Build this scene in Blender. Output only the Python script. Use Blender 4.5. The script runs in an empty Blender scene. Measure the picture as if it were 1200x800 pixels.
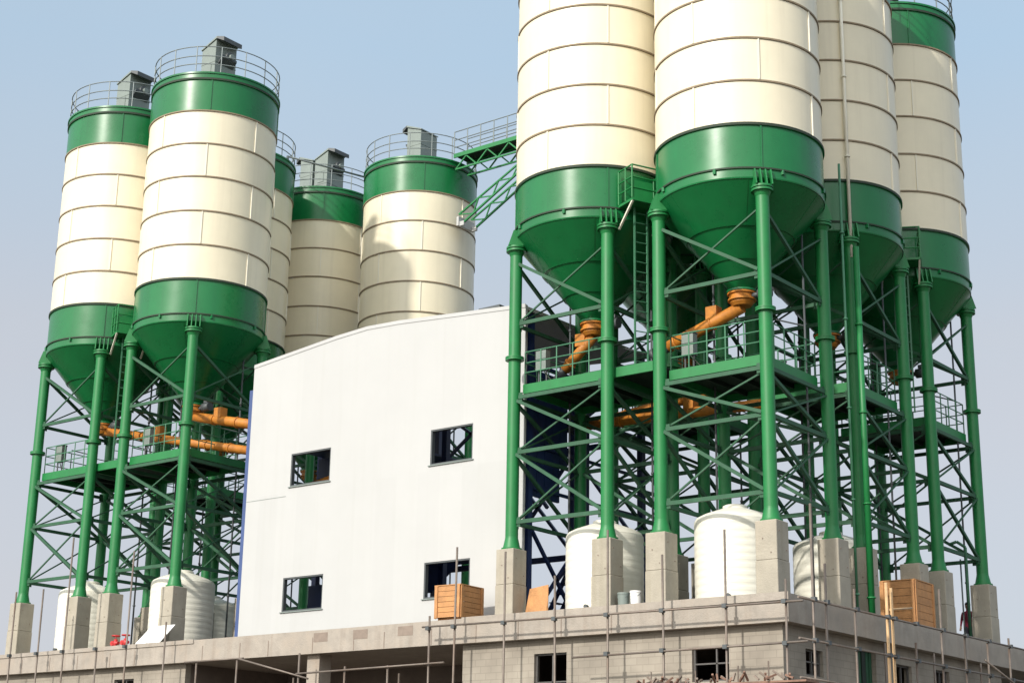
import bpy, bmesh, math, random
from mathutils import Vector, Matrix
random.seed(7)
R = math.radians
scene = bpy.context.scene
col = scene.collection

# ---------------------------------------------------------------- camera
def setup_camera():
    f, pitch, yaw, roll = 1922.2, .2871, .6696, .0176
    fw = Vector((-math.sin(yaw)*math.cos(pitch), math.cos(yaw)*math.cos(pitch), math.sin(pitch)))
    r = Vector((math.cos(yaw), math.sin(yaw), 0)); u = r.cross(fw)
    r2 = r*math.cos(roll) + u*math.sin(roll); u2 = -r*math.sin(roll) + u*math.cos(roll)
    cd = bpy.data.cameras.new('camera'); co = bpy.data.objects.new('camera', cd); col.objects.link(co)
    m = Matrix((r2, u2, -fw)).transposed().to_4x4(); m.translation = (22.048, -39.492, -8.156)
    co.matrix_world = m
    cd.sensor_width = 36; cd.lens = f/1200*36; cd.clip_start = .1; cd.clip_end = 6000
    scene.camera = co
setup_camera()

# ---------------------------------------------------------------- sky, sun, exposure
SUN_EL, SUN_AZ = R(31), R(181.5)         # travel direction is along +Y: the sun stands at -Y
sdir = Vector((math.cos(SUN_EL)*math.sin(SUN_AZ), math.cos(SUN_EL)*math.cos(SUN_AZ), math.sin(SUN_EL)))
w = bpy.data.worlds.new('World'); scene.world = w; w.use_nodes = True
nt = w.node_tree; nt.nodes.clear()
out = nt.nodes.new('ShaderNodeOutputWorld'); bg = nt.nodes.new('ShaderNodeBackground')
sky = nt.nodes.new('ShaderNodeTexSky'); sky.sky_type = 'NISHITA'; sky.sun_disc = False
sky.sun_elevation = SUN_EL; sky.sun_rotation = math.atan2(sdir.x, sdir.y)
sky.air_density = 1.0; sky.dust_density = 2.2; sky.ozone_density = 1.0; sky.altitude = 50
# thin bright summer haze veiling the blue, thicker towards the horizon
tc = nt.nodes.new('ShaderNodeTexCoord'); sx = nt.nodes.new('ShaderNodeSeparateXYZ')
nt.links.new(tc.outputs['Generated'], sx.inputs[0])
rp = nt.nodes.new('ShaderNodeValToRGB'); cr = rp.color_ramp
cr.elements[0].position = 0; cr.elements[0].color = (4.5, 4.55, 4.9, 1)
cr.elements[1].position = .44; cr.elements[1].color = (3.5, 4.75, 6.0, 1)
e = cr.elements.new(.18); e.color = (4.6, 4.7, 5.1, 1)
e = cr.elements.new(.28); e.color = (4.45, 4.68, 5.1, 1)
nt.links.new(sx.outputs['Z'], rp.inputs[0])
nz = nt.nodes.new('ShaderNodeTexNoise'); nz.inputs['Scale'].default_value = 3; nz.inputs['Detail'].default_value = 3
nt.links.new(tc.outputs['Generated'], nz.inputs['Vector'])
mr = nt.nodes.new('ShaderNodeMapRange'); mr.inputs[1].default_value = .3; mr.inputs[2].default_value = .7
mr.inputs[3].default_value = .81; mr.inputs[4].default_value = .89
nt.links.new(nz.outputs[0], mr.inputs[0])
mx = nt.nodes.new('ShaderNodeMixRGB')
# the haze scatters forward: it glows round the sun, behind the photographer
dt = nt.nodes.new('ShaderNodeVectorMath'); dt.operation = 'DOT_PRODUCT'; dt.inputs[1].default_value = sdir; nt.links.new(tc.outputs['Generated'], dt.inputs[0])
gl = nt.nodes.new('ShaderNodeMapRange'); gl.inputs[1].default_value = .0; gl.inputs[2].default_value = 1; gl.inputs[3].default_value = 0; gl.inputs[4].default_value = 1
nt.links.new(dt.outputs['Value'], gl.inputs[0])
pw = nt.nodes.new('ShaderNodeMath'); pw.operation = 'POWER'; pw.inputs[1].default_value = 1.6; nt.links.new(gl.outputs[0], pw.inputs[0])
gm = nt.nodes.new('ShaderNodeMixRGB'); gm.blend_type = 'ADD'; gm.inputs[2].default_value = (13.0, 12.2, 10.7, 1)
nt.links.new(pw.outputs[0], gm.inputs[0]); nt.links.new(rp.outputs[0], gm.inputs[1])
n2 = nt.nodes.new('ShaderNodeTexNoise'); n2.inputs['Scale'].default_value = 2.2; n2.inputs['Detail'].default_value = 5
mp2 = nt.nodes.new('ShaderNodeMapping'); mp2.inputs['Scale'].default_value = (1, 1, 3.2); nt.links.new(tc.outputs['Generated'], mp2.inputs[0]); nt.links.new(mp2.outputs[0], n2.inputs['Vector'])
r2 = nt.nodes.new('ShaderNodeMapRange'); r2.inputs[1].default_value = .35; r2.inputs[2].default_value = .7; r2.inputs[3].default_value = 0; r2.inputs[4].default_value = .42
nt.links.new(n2.outputs[0], r2.inputs[0])
hz = nt.nodes.new('ShaderNodeMixRGB'); hz.inputs[2].default_value = (4.05, 4.8, 5.45, 1)      # uneven thin haze
nt.links.new(r2.outputs[0], hz.inputs[0]); nt.links.new(rp.outputs[0], hz.inputs[1]); nt.links.new(hz.outputs[0], gm.inputs[1])
nt.links.new(mr.outputs[0], mx.inputs[0]); nt.links.new(sky.outputs[0], mx.inputs[1]); nt.links.new(gm.outputs[0], mx.inputs[2])
bg.inputs['Strength'].default_value = .1216
nt.links.new(mx.outputs[0], bg.inputs['Color']); nt.links.new(bg.outputs[0], out.inputs['Surface'])
sl = bpy.data.lights.new('sun', 'SUN'); sl.energy = 3.4; sl.angle = R(2); sl.color = (1.0, .945, .86)
so = bpy.data.objects.new('sun', sl); col.objects.link(so); so.rotation_euler = sdir.to_track_quat('Z', 'Y').to_euler()
so.location = (0, -60, 60)
scene.view_settings.view_transform = 'Standard'; scene.view_settings.look = 'None'
scene.view_settings.exposure = .2; scene.view_settings.gamma = 1
scene.view_settings.use_curve_mapping = False

# ---------------------------------------------------------------- materials
def mat(name, base, rough=.5, metal=0, vary=.12, scale=1.5, bump=.0, bscale=20, streak=0, streak_col=None, spec=.5, blotch=None):
    m = bpy.data.materials.new(name); m.use_nodes = True
    n = m.node_tree; L = n.links; b = n.nodes['Principled BSDF']
    b.inputs['Roughness'].default_value = rough; b.inputs['Metallic'].default_value = metal
    b.inputs['Specular IOR Level'].default_value = spec
    t = n.nodes.new('ShaderNodeTexCoord'); g = n.nodes.new('ShaderNodeNewGeometry')
    pos = g.outputs['Position']
    no = n.nodes.new('ShaderNodeTexNoise'); no.inputs['Scale'].default_value = scale; no.inputs['Detail'].default_value = 6
    no.inputs['Roughness'].default_value = .65; L.new(pos, no.inputs['Vector'])
    r = n.nodes.new('ShaderNodeMapRange'); r.inputs[1].default_value = .25; r.inputs[2].default_value = .75
    r.inputs[3].default_value = 1-vary; r.inputs[4].default_value = 1+vary*.6
    L.new(no.outputs[0], r.inputs[0])
    mul = n.nodes.new('ShaderNodeVectorMath'); mul.operation = 'SCALE'; mul.inputs[0].default_value = base
    L.new(r.outputs[0], mul.inputs['Scale'])
    c = mul.outputs[0]
    if streak:
        mp = n.nodes.new('ShaderNodeMapping'); mp.inputs['Scale'].default_value = (3.2, 3.2, .16); L.new(pos, mp.inputs[0])
        s = n.nodes.new('ShaderNodeTexNoise'); s.inputs['Scale'].default_value = 1.3; s.inputs['Detail'].default_value = 5; L.new(mp.outputs[0], s.inputs['Vector'])
        sr = n.nodes.new('ShaderNodeMapRange'); sr.inputs[1].default_value = .52; sr.inputs[2].default_value = .8
        sr.inputs[3].default_value = 0; sr.inputs[4].default_value = streak; L.new(s.outputs[0], sr.inputs[0])
        mi = n.nodes.new('ShaderNodeMixRGB'); mi.inputs[2].default_value = (*(streak_col or (.3, .25, .17)), 1)
        L.new(sr.outputs[0], mi.inputs[0]); L.new(c, mi.inputs[1]); c = mi.outputs[0]
    if blotch:
        s = n.nodes.new('ShaderNodeTexNoise'); s.inputs['Scale'].default_value = .55; s.inputs['Detail'].default_value = 8; s.inputs['Roughness'].default_value = .7; L.new(pos, s.inputs['Vector'])
        sr = n.nodes.new('ShaderNodeMapRange'); sr.inputs[1].default_value = .5; sr.inputs[2].default_value = .72
        sr.inputs[3].default_value = 0; sr.inputs[4].default_value = .7; L.new(s.outputs[0], sr.inputs[0])
        mi = n.nodes.new('ShaderNodeMixRGB'); mi.inputs[2].default_value = (*blotch, 1)
        L.new(sr.outputs[0], mi.inputs[0]); L.new(c, mi.inputs[1]); c = mi.outputs[0]
    L.new(c, b.inputs['Base Color'])
    if bump:
        bn = n.nodes.new('ShaderNodeTexNoise'); bn.inputs['Scale'].default_value = bscale; bn.inputs['Detail'].default_value = 4; L.new(pos, bn.inputs['Vector'])
        bp = n.nodes.new('ShaderNodeBump'); bp.inputs['Strength'].default_value = bump; bp.inputs['Distance'].default_value = .1
        L.new(bn.outputs[0], bp.inputs['Height']); L.new(bp.outputs[0], b.inputs['Normal'])
    rr = n.nodes.new('ShaderNodeMapRange'); rr.inputs[3].default_value = max(.02, rough-.08); rr.inputs[4].default_value = min(1, rough+.12)
    L.new(no.outputs[0], rr.inputs[0]); L.new(rr.outputs[0], b.inputs['Roughness'])
    return m

M = {}
M['cream'] = mat('cream_paint', (.79, .72, .545), .33, vary=.06, scale=.8, bump=.035, bscale=1.3, streak=.22, streak_col=(.5, .44, .33))
M['joint'] = mat('joint_sealant', (.26, .20, .13), .7, vary=.25, scale=5)
M['seam'] = mat('cream_flange', (.78, .74, .62), .45, vary=.06)
M['green'] = mat('green_paint', (.006, .155, .043), .27, vary=.14, scale=1.1, bump=.025, bscale=1.3, streak=.3, streak_col=(.015, .10, .04))
M['greend'] = mat('green_leg_paint', (.009, .182, .045), .46, vary=.18, scale=2.2, streak=.3, streak_col=(.02, .10, .04))
M['brace'] = mat('green_brace_paint', (.022, .095, .046), .62, vary=.3, scale=3, streak=.25, streak_col=(.06, .1, .06))
M['black'] = mat('dark_joint', (.02, .035, .02), .7)
M['deck'] = mat('platform_steel', (.007, .02, .012), .6, vary=.3, scale=3)
M['rail'] = mat('galvanised_rail', (.19, .22, .22), .5, metal=.3, vary=.2)
M['grail'] = mat('green_rail', (.06, .2, .11), .5, vary=.2)
M['lgrey'] = mat('grey_green_box', (.21, .25, .23), .5, vary=.12, scale=2, streak=.3, streak_col=(.14, .17, .15))
M['dgrey'] = mat('dark_grey_steel', (.075, .085, .09), .5, vary=.2)
M['orange'] = mat('orange_paint', (.54, .2, .02), .58, vary=.35, scale=4, streak=.5, streak_col=(.3, .12, .05), blotch=(.42, .16, .035))
M['red'] = mat('red_paint', (.5, .03, .03), .45)
M['white'] = mat('white_cladding', (.465, .468, .462), .5, vary=.035, scale=.6, streak=.3, streak_col=(.42, .42, .40))
M['navy'] = mat('navy_steel', (.012, .028, .11), .45, vary=.25, scale=2)
M['blue'] = mat('blue_trim', (.05, .085, .22), .5, vary=.15)
M['conc'] = mat('concrete', (.365, .325, .28), .88, vary=.24, scale=2.2, bump=.16, bscale=22, streak=.55, streak_col=(.25, .2, .16), blotch=(.33, .27, .215))
M['conc2'] = mat('pale_concrete', (.385, .35, .285), .88, vary=.2, scale=1.8, bump=.16, bscale=22, streak=.5, streak_col=(.26, .23, .16), blotch=(.38, .33, .26))
M['patch'] = mat('patch_concrete', (.25, .2, .165), .9, vary=.25, scale=4)
M['tank'] = mat('tank_plastic', (.78, .76, .66), .45, vary=.06, scale=1.5, streak=.22, streak_col=(.55, .52, .38))
M['wood'] = mat('crate_wood', (.50, .245, .095), .7, vary=.3, scale=3.5, bump=.2, bscale=20, streak=.5, streak_col=(.27, .13, .05))
M['plank'] = mat('scaffold_plank', (.24, .14, .1), .8, vary=.4, scale=3)
M['pipe'] = mat('scaffold_pipe', (.2, .165, .14), .55, metal=.35, vary=.35, scale=2.5, blotch=(.16, .09, .055))
M['ypipe'] = mat('yellow_pipe', (.58, .38, .2), .5, vary=.3, scale=2.5)
M['window'] = mat('window_frame', (.1, .095, .09), .5)
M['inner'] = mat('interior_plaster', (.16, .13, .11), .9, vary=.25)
M['board'] = mat('white_board', (.82, .82, .80), .6, vary=.05)
M['soil'] = mat('soil', (.075, .062, .046), .95, vary=.4, scale=.4, bump=.4, bscale=2)
M['skin'] = mat('skin', (.3, .17, .11), .55)
M['cloth'] = mat('dark_red_cloth', (.2, .018, .045), .85, vary=.25, scale=6)
M['trouser'] = mat('dark_trousers', (.03, .03, .045), .9)
M['hair'] = mat('black_hair', (.012, .01, .01), .6)
M['leaf'] = mat('leaf', (.045, .08, .03), .7, vary=.5, scale=2)
M['bark'] = mat('bark', (.12, .09, .06), .9)

def brick_wall_material():
    m = bpy.data.materials.new('block_wall'); m.use_nodes = True; n = m.node_tree; L = n.links; b = n.nodes['Principled BSDF']
    g = n.nodes.new('ShaderNodeNewGeometry'); s = n.nodes.new('ShaderNodeSeparateXYZ'); L.new(g.outputs['Position'], s.inputs[0])
    a = n.nodes.new('ShaderNodeMath'); a.operation = 'ADD'; L.new(s.outputs[0], a.inputs[0]); L.new(s.outputs[1], a.inputs[1])
    c = n.nodes.new('ShaderNodeCombineXYZ'); L.new(a.outputs[0], c.inputs[0]); L.new(s.outputs[2], c.inputs[1])
    br = n.nodes.new('ShaderNodeTexBrick'); br.inputs['Scale'].default_value = 1
    br.inputs['Brick Width'].default_value = .4; br.inputs['Row Height'].default_value = .2
    br.inputs['Mortar Size'].default_value = .012; br.inputs['Bias'].default_value = -.2
    br.inputs['Color1'].default_value = (.325, .29, .24, 1); br.inputs['Color2'].default_value = (.30, .265, .22, 1); br.inputs['Mortar'].default_value = (.265, .235, .195, 1)
    L.new(c.outputs[0], br.inputs['Vector'])
    no = n.nodes.new('ShaderNodeTexNoise'); no.inputs['Scale'].default_value = .9; no.inputs['Detail'].default_value = 7; L.new(g.outputs['Position'], no.inputs['Vector'])
    mr = n.nodes.new('ShaderNodeMapRange'); mr.inputs[1].default_value = .3; mr.inputs[2].default_value = .7; mr.inputs[3].default_value = .74; mr.inputs[4].default_value = 1.12; L.new(no.outputs[0], mr.inputs[0])
    ml = n.nodes.new('ShaderNodeVectorMath'); ml.operation = 'SCALE'; L.new(br.outputs[0], ml.inputs[0]); L.new(mr.outputs[0], ml.inputs['Scale'])
    L.new(ml.outputs[0], b.inputs['Base Color']); b.inputs['Roughness'].default_value = .92
    bp = n.nodes.new('ShaderNodeBump'); bp.inputs['Strength'].default_value = .25; bp.inputs['Distance'].default_value = .015
    L.new(br.outputs[0], bp.inputs['Height']); L.new(bp.outputs[0], b.inputs['Normal'])
    return m
M['damper'] = mat('added_bounce_damper', (.06, .058, .055), .95, vary=.3)  # for the added dark sheet that soaks up sunlight on the slab
M['block'] = brick_wall_material()

def plate_tone(m, amount=.05, wall=False):
    # every bolted plate came out of the paint shop a little different
    n = m.node_tree; L = n.links; b = n.nodes['Principled BSDF']; src = b.inputs['Base Color'].links[0].from_socket
    t = n.nodes.new('ShaderNodeTexCoord'); s = n.nodes.new('ShaderNodeSeparateXYZ'); L.new(t.outputs['Object'], s.inputs[0])
    def mth(op, a, c=None):
        k = n.nodes.new('ShaderNodeMath'); k.operation = op
        for i, v in enumerate((a, c)):
            if v is None: continue
            if hasattr(v, 'links'): L.new(v, k.inputs[i])
            else: k.inputs[i].default_value = v
        return k.outputs[0]
    if wall:
        i1 = mth('FLOOR', mth('MULTIPLY', s.outputs[0], 1.05)); i2 = mth('FLOOR', mth('MULTIPLY', s.outputs[2], .19))
    else:
        i2 = mth('FLOOR', mth('DIVIDE', mth('ADD', s.outputs[2], -11.87), 1.405))
        i1 = mth('FLOOR', mth('ADD', mth('DIVIDE', mth('ARCTAN2', s.outputs[1], s.outputs[0]), math.pi/2), mth('MULTIPLY', mth('MODULO', mth('ADD', i2, 21), 2), .5)))
    oi = n.nodes.new('ShaderNodeObjectInfo')
    c = n.nodes.new('ShaderNodeCombineXYZ'); L.new(i1, c.inputs[0]); L.new(i2, c.inputs[1]); L.new(oi.outputs['Random'], c.inputs[2])
    w_ = n.nodes.new('ShaderNodeTexWhiteNoise'); L.new(c.outputs[0], w_.inputs['Vector'])
    f = mth('ADD', mth('MULTIPLY', w_.outputs['Value'], amount), 1-amount*.7)
    v = n.nodes.new('ShaderNodeVectorMath'); v.operation = 'SCALE'; L.new(src, v.inputs[0]); L.new(f, v.inputs['Scale']); L.new(v.outputs[0], b.inputs['Base Color'])
plate_tone(M['cream'], .07); plate_tone(M['green'], .12); plate_tone(M['white'], .045, True)

# ---------------------------------------------------------------- mesh helpers
class MB:
    """collects shapes and makes ONE mesh"""
    def __init__(s): s.bm = bmesh.new(); s.mats = []
    def _m(s, faces, m, smooth=False):
        if m is None: m = s.mats[0] if s.mats else 'conc'
        if m not in s.mats: s.mats.append(m)
        i = s.mats.index(m)
        for f in faces: f.material_index = i; f.smooth = smooth
    def box(s, lo, hi, m=None):
        v = [s.bm.verts.new((x, y, z)) for x in (lo[0], hi[0]) for y in (lo[1], hi[1]) for z in (lo[2], hi[2])]
        idx = [(0, 1, 3, 2), (4, 6, 7, 5), (0, 4, 5, 1), (2, 3, 7, 6), (0, 2, 6, 4), (1, 5, 7, 3)]
        s._m([s.bm.faces.new([v[i] for i in q]) for q in idx], m); return s
    def cbox(s, c, d, m=None): return s.box([c[i]-d[i]/2 for i in range(3)], [c[i]+d[i]/2 for i in range(3)], m)
    def hexa(s, pts, m=None):      # eight points, bottom four then top four, same order round
        v = [s.bm.verts.new(p) for p in pts]
        idx = [(3, 2, 1, 0), (4, 5, 6, 7)] + [(i, (i+1) % 4, 4+(i+1) % 4, 4+i) for i in range(4)]
        s._m([s.bm.faces.new([v[i] for i in q]) for q in idx], m); return s
    def beam(s, p, q, w, h, m=None, up=(0, 0, 1)):
        p, q = Vector(p), Vector(q); d = (q-p).normalized(); up = Vector(up)
        if abs(d.dot(up)) > .98: up = Vector((1, 0, 0))
        a = d.cross(up).normalized()*w/2; b = a.normalized().cross(d).normalized()*h/2
        return s.hexa([p-a-b, p+a-b, q+a-b, q-a-b, p-a+b, p+a+b, q+a+b, q-a+b], m)
    def tube(s, p, q, r, n=10, m=None, r2=None):
        p, q = Vector(p), Vector(q); d = (q-p).normalized(); up = Vector((0, 0, 1)) if abs(d.z) < .9 else Vector((1, 0, 0))
        a = d.cross(up).normalized(); b = d.cross(a); r2 = r if r2 is None else r2
        A = [s.bm.verts.new(p+(a*math.cos(2*math.pi*i/n)+b*math.sin(2*math.pi*i/n))*r) for i in range(n)]
        B = [s.bm.verts.new(q+(a*math.cos(2*math.pi*i/n)+b*math.sin(2*math.pi*i/n))*r2) for i in range(n)]
        s._m([s.bm.faces.new((A[i], A[(i+1) % n], B[(i+1) % n], B[i])) for i in range(n)], m, n > 6)
        s._m([s.bm.faces.new(A[::-1]), s.bm.faces.new(B)], m); return s
    def lathe(s, prof, n=64, m=None, smooth=True, c=(0, 0), sharp=True):
        """prof: (radius, z[, material]) bottom-up; each segment has its own verts so edges stay crisp"""
        for k in range(len(prof)-1):
            r0, z0 = prof[k][:2]; r1, z1 = prof[k+1][:2]; mm = prof[k][2] if len(prof[k]) > 2 else m
            A = [s.bm.verts.new((c[0]+r0*math.cos(2*math.pi*i/n), c[1]+r0*math.sin(2*math.pi*i/n), z0)) for i in range(n)] if r0 > 1e-5 else None
            B = [s.bm.verts.new((c[0]+r1*math.cos(2*math.pi*i/n), c[1]+r1*math.sin(2*math.pi*i/n), z1)) for i in range(n)] if r1 > 1e-5 else None
            fs = []
            if A and B: fs = [s.bm.faces.new((A[i], A[(i+1) % n], B[(i+1) % n], B[i])) for i in range(n)]
            elif A: fs = [s.bm.faces.new(A)]
            elif B: fs = [s.bm.faces.new(B[::-1])]
            if A and B: s._m(fs, mm, smooth)
            else: s._m(fs, mm, False)
        return s
    def ring(s, rad, z, r, n=48, m=None, k=5, c=(0, 0), a0=0, a1=2*math.pi):
        full = a1-a0 > 6.28; cnt = n if full else n+1; rows = []
        for i in range(cnt):
            a = a0+(a1-a0)*i/n
            rows.append([s.bm.verts.new((c[0]+(rad+r*math.cos(2*math.pi*j/k))*math.cos(a), c[1]+(rad+r*math.cos(2*math.pi*j/k))*math.sin(a), z+r*math.sin(2*math.pi*j/k))) for j in range(k)])
        fs = []
        for i in range(n):
            P, Q = rows[i], rows[(i+1) % cnt]
            fs += [s.bm.faces.new((P[j], Q[j], Q[(j+1) % k], P[(j+1) % k])) for j in range(k)]
        s._m(fs, m, True); return s
    def mesh(s, name):
        me = bpy.data.meshes.new(name); bmesh.ops.recalc_face_normals(s.bm, faces=s.bm.faces)
        s.bm.to_mesh(me); s.bm.free()
        for m in s.mats: me.materials.append(M[m])
        return me
    def build(s, name, parent=None, loc=(0, 0, 0)):
        return put(name, s.mesh(name), parent, loc)
def put(name, me, parent=None, loc=(0, 0, 0)):
    o = bpy.data.objects.new(name, me); col.objects.link(o); o.location = loc
    if parent: o.parent = parent
    return o
def tag(o, label=None, cat=None, group=None, kind=None):
    if label: o['label'] = label
    if cat: o['category'] = cat
    if group: o['group'] = group
    if kind: o['kind'] = kind
    return o
def thing(name, label, cat, loc=(0, 0, 0), group=None, rz=0):
    o = bpy.data.objects.new(name, None); col.objects.link(o); o.location = loc; o.rotation_euler.z = rz; o.empty_display_size = .5
    return tag(o, label, cat, group)

# ================================================================ the setting
GZ = -9.76; SZ = -2.18                      # ground, top of the concrete roof slab (0 = top of the plinths)
g = MB()
N = 40
gv = {}
for i in range(N+1):
    for j in range(N+1):
        a = (i/N*2-1); b = (j/N*2-1); x = math.copysign(abs(a)**2.2, a)*2500; y = math.copysign(abs(b)**2.2, b)*2500
        gv[i, j] = g.bm.verts.new((x, y, GZ+random.uniform(-.06, .06)))
g._m([g.bm.faces.new((gv[i, j], gv[i+1, j], gv[i+1, j+1], gv[i, j+1])) for i in range(N) for j in range(N)], 'soil', True)
tag(g.build('ground'), kind='structure')

# ---------------------------------------------------------------- lower concrete building
cb = thing('concrete_building', 'unfinished concrete building with dark window openings, carrying the silos on its flat roof', 'building', (0, 0, GZ))
Z = lambda z: z-GZ
SX0, SX1, SY0, SY1 = -38, 1.15, -1.3, 20.5
b = MB(); b.box((SX0, SY0, Z(-2.92)), (SX1, SY1, Z(SZ)), 'conc')
b.box((-37.9, SY0-.035, Z(-2.30)), (-21.95, SY0-.003, Z(SZ)+.02), 'conc')      # thin lip left by the formwork
b.box((-9.9, SY0-.05, Z(-2.36)), (SX1+.035, SY0-.003, Z(SZ)+.03), 'conc')
b.box((SX0+.3, SY0+.25, Z(SZ)+.003), (SX1-.25, SY1-.3, Z(SZ)+.03), 'damper')  # unseen dark layer, added to cut light bouncing up onto the undersides
for k in range(22):                                                # shuttering marks
    x = -37+k*1.72+random.uniform(-.3, .3)
    if x < .8: b.box((x, SY0-.008, Z(-2.9)), (x+.03, SY0-.001, Z(-2.4)), 'patch')
for x in (-16.15, -14.4, -12.5): b.box((x, SY0-.006, Z(-2.56)), (x+.62, SY0-.001, Z(-2.27)), 'patch')
b.build('roof_slab', cb)
def wall_panel(x0, x1, y0, y1, z0, z1, holes, axis, m='block'):
    """wall with rectangular openings; axis 'x' runs along x"""
    b = MB(); us = sorted({(x0 if axis == 'x' else y0), (x1 if axis == 'x' else y1)} | {h[0] for h in holes} | {h[1] for h in holes})
    for u0, u1 in zip(us, us[1:]):
        hs = sorted([h for h in holes if h[0] <= u0+1e-6 and h[1] >= u1-1e-6], key=lambda h: h[2]); z = z0
        for h in hs+[(0, 0, z1, z1)]:
            if h[2]-z > 1e-4:
                b.box((u0, y0, z), (u1, y1, h[2]), m) if axis == 'x' else b.box((x0, u0, z), (x1, u1, h[2]), m)
            z = h[3]
    bmesh.ops.remove_doubles(b.bm, verts=b.bm.verts, dist=1e-5)
    return b
WT = Z(-2.923)
HF = [(-7.39, -6.22, Z(-5.0), Z(-3.33)), (-2.0, -.84, Z(-4.34), Z(-3.42))]
wall_panel(-10.1, .8, -1.0, -.75, .02, WT, HF, 'x').build('front_wall', cb)
HL = [(-26.44, -25.36, Z(-4.9), Z(-3.33))]
wall_panel(-37.6, -22.62, -1.0, -.75, .02, WT, HL, 'x').build('front_wall', cb)
HS = [(.22, 1.19, Z(-4.16), Z(-3.46)), (3.29, 4.41, Z(-5.2), Z(-3.18)), (5.67, 6.76, Z(-4.9), Z(-3.41)), (8.45, 9.45, Z(-4.9), Z(-3.35))]
wall_panel(.55, .8, -.74, 13.6, .02, WT, HS, 'y').build('side_wall', cb)
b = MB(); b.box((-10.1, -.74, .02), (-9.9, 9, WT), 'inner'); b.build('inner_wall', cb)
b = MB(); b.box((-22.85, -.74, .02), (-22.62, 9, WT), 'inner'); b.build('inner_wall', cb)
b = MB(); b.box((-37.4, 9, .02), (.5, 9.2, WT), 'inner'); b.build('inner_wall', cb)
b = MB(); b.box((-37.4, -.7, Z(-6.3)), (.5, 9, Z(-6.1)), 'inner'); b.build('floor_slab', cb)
b = MB(); b.box((.54, 13.35, .02), (-12, 13.6, WT), 'block'); b.build('rear_wall', cb)
for x, y in ((-16.64, -1.05), (-16.64, 4), (-12.9, 4), (-19.6, 4), (.2, 19.2), (-8, 19.2)):
    b = MB(); b.box((x, y, .02), (x+.55, y+.55, WT), 'conc'); b.build('column', cb)
b = MB(); b.box((-22.6, 3.9, Z(-3.5)), (-10.12, 4.3, WT), 'inner'); b.build('roof_beam', cb)
def frame(u0, u1, z0, z1, axis, at, trans=True, mull=None):
    b = MB(); t = .05
    bars = [(u0, u0+t, z0, z1), (u1-t, u1, z0, z1), (u0+t, u1-t, z0, z0+t), (u0+t, u1-t, z1-t, z1)]
    if trans: bars.append((u0+t, u1-t, z0+(z1-z0)*.5, z0+(z1-z0)*.5+.04))
    if mull: bars.append((u0+(u1-u0)*mull, u0+(u1-u0)*mull+.045, z0+t, z1-t))
    for a, c, d, f in bars:
        b.box((a, at, d), (c, at+.06, f), 'window') if axis == 'x' else b.box((at-.06, a, d), (at, c, f), 'window')
    return b.build('window_frame', cb)
frame(*HF[0], 'x', -.9, True, .5); frame(*HF[1], 'x', -.9, True, .6); frame(*HL[0], 'x', -.9, True, .5)
for h in (HS[0], HS[2], HS[3]): frame(*h, 'y', .7, True, .5)
b = MB()
for i in range(7): b.box((.6, 3.31+i*.155, Z(-5.2)), (.64 if i % 3 else .67, 3.31+i*.155+.135, Z(-3.2)), 'brace' if i not in (3, 4) else 'deck')
b.build('green_shutter', cb)

# ================================================================ silos
LEG = 1.8; PH = 5.25
cache = {}
def shared(key, fn):
    if key not in cache: cache[key] = fn()
    return cache[key]
RS = 2.57
def seams(b, z0, z1, odd, m, r=RS):
    for k in range(4):
        a = math.pi/2*k + (0 if odd else math.pi/4); c, s = math.cos(a), math.sin(a)
        t = (-s, c); o = .035
        pts = []
        for z in (z0, z1):
            for rr, w in ((r-.02, -.02), (r+o, -.02), (r+o, .02), (r-.02, .02)):
                pts.append((c*rr+t[0]*w, s*rr+t[1]*w, z))
        b.hexa(pts, m)
def joint(z, h=.055, o=.035, m='joint'): return [(RS, z-h/2, m), (RS+o, z-h/2, m), (RS+o, z+h/2, m), (RS, z+h/2)]
def m_shell():
    b = MB(); zs = [11.85, 13.25, 14.65, 16.08, 17.48, 18.88]
    for i in range(5):
        lo = zs[i]+.04; hi = zs[i+1]-.035
        b.lathe([(RS, lo), (RS, hi)], 96, 'cream'); seams(b, lo, hi, i % 2 == 0, 'seam')
        if i < 4: b.lathe(joint(zs[i+1]), 96)
    return b.mesh('shell')
def m_bottom_band():
    b = MB(); b.lathe([(RS, 10.12, 'green'), (RS+.012, 10.16, 'green'), (RS+.012, 10.41, 'green'), (RS+.06, 10.41, 'black'), (RS+.06, 10.46, 'black'), (RS, 10.46, 'green'), (RS, 11.8, 'green'), (RS+.055, 11.8, 'black'), (RS+.055, 11.885, 'black'), (RS, 11.885)], 96)
    seams(b, 10.47, 11.79, False, 'green')
    for k in range(8):
        a = k*math.pi/4+.25; c, s = math.cos(a), math.sin(a)
        b.cbox((c*(RS+.03), s*(RS+.03), 10.36), (.09, .09, .14), 'green')
    return b.mesh('bottom_band')
def m_top_band():
    b = MB(); b.lathe([(RS, 18.85, 'joint'), (RS+.045, 18.85, 'joint'), (RS+.045, 18.9, 'joint'), (RS, 18.9, 'green'), (RS, 20.22, 'green'), (RS+.055, 20.22, 'black'), (RS+.055, 20.3, 'green'), (RS+.03, 20.3, 'green'), (RS+.03, 20.48, 'green'), (RS+.07, 20.48, 'green'), (RS+.07, 20.55, 'green'), (RS-.1, 20.56, 'deck'), (.3, 20.85, 'deck'), (0, 20.86)], 96)
    seams(b, 18.91, 20.21, False, 'green'); return b.mesh('top_band')
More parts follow.
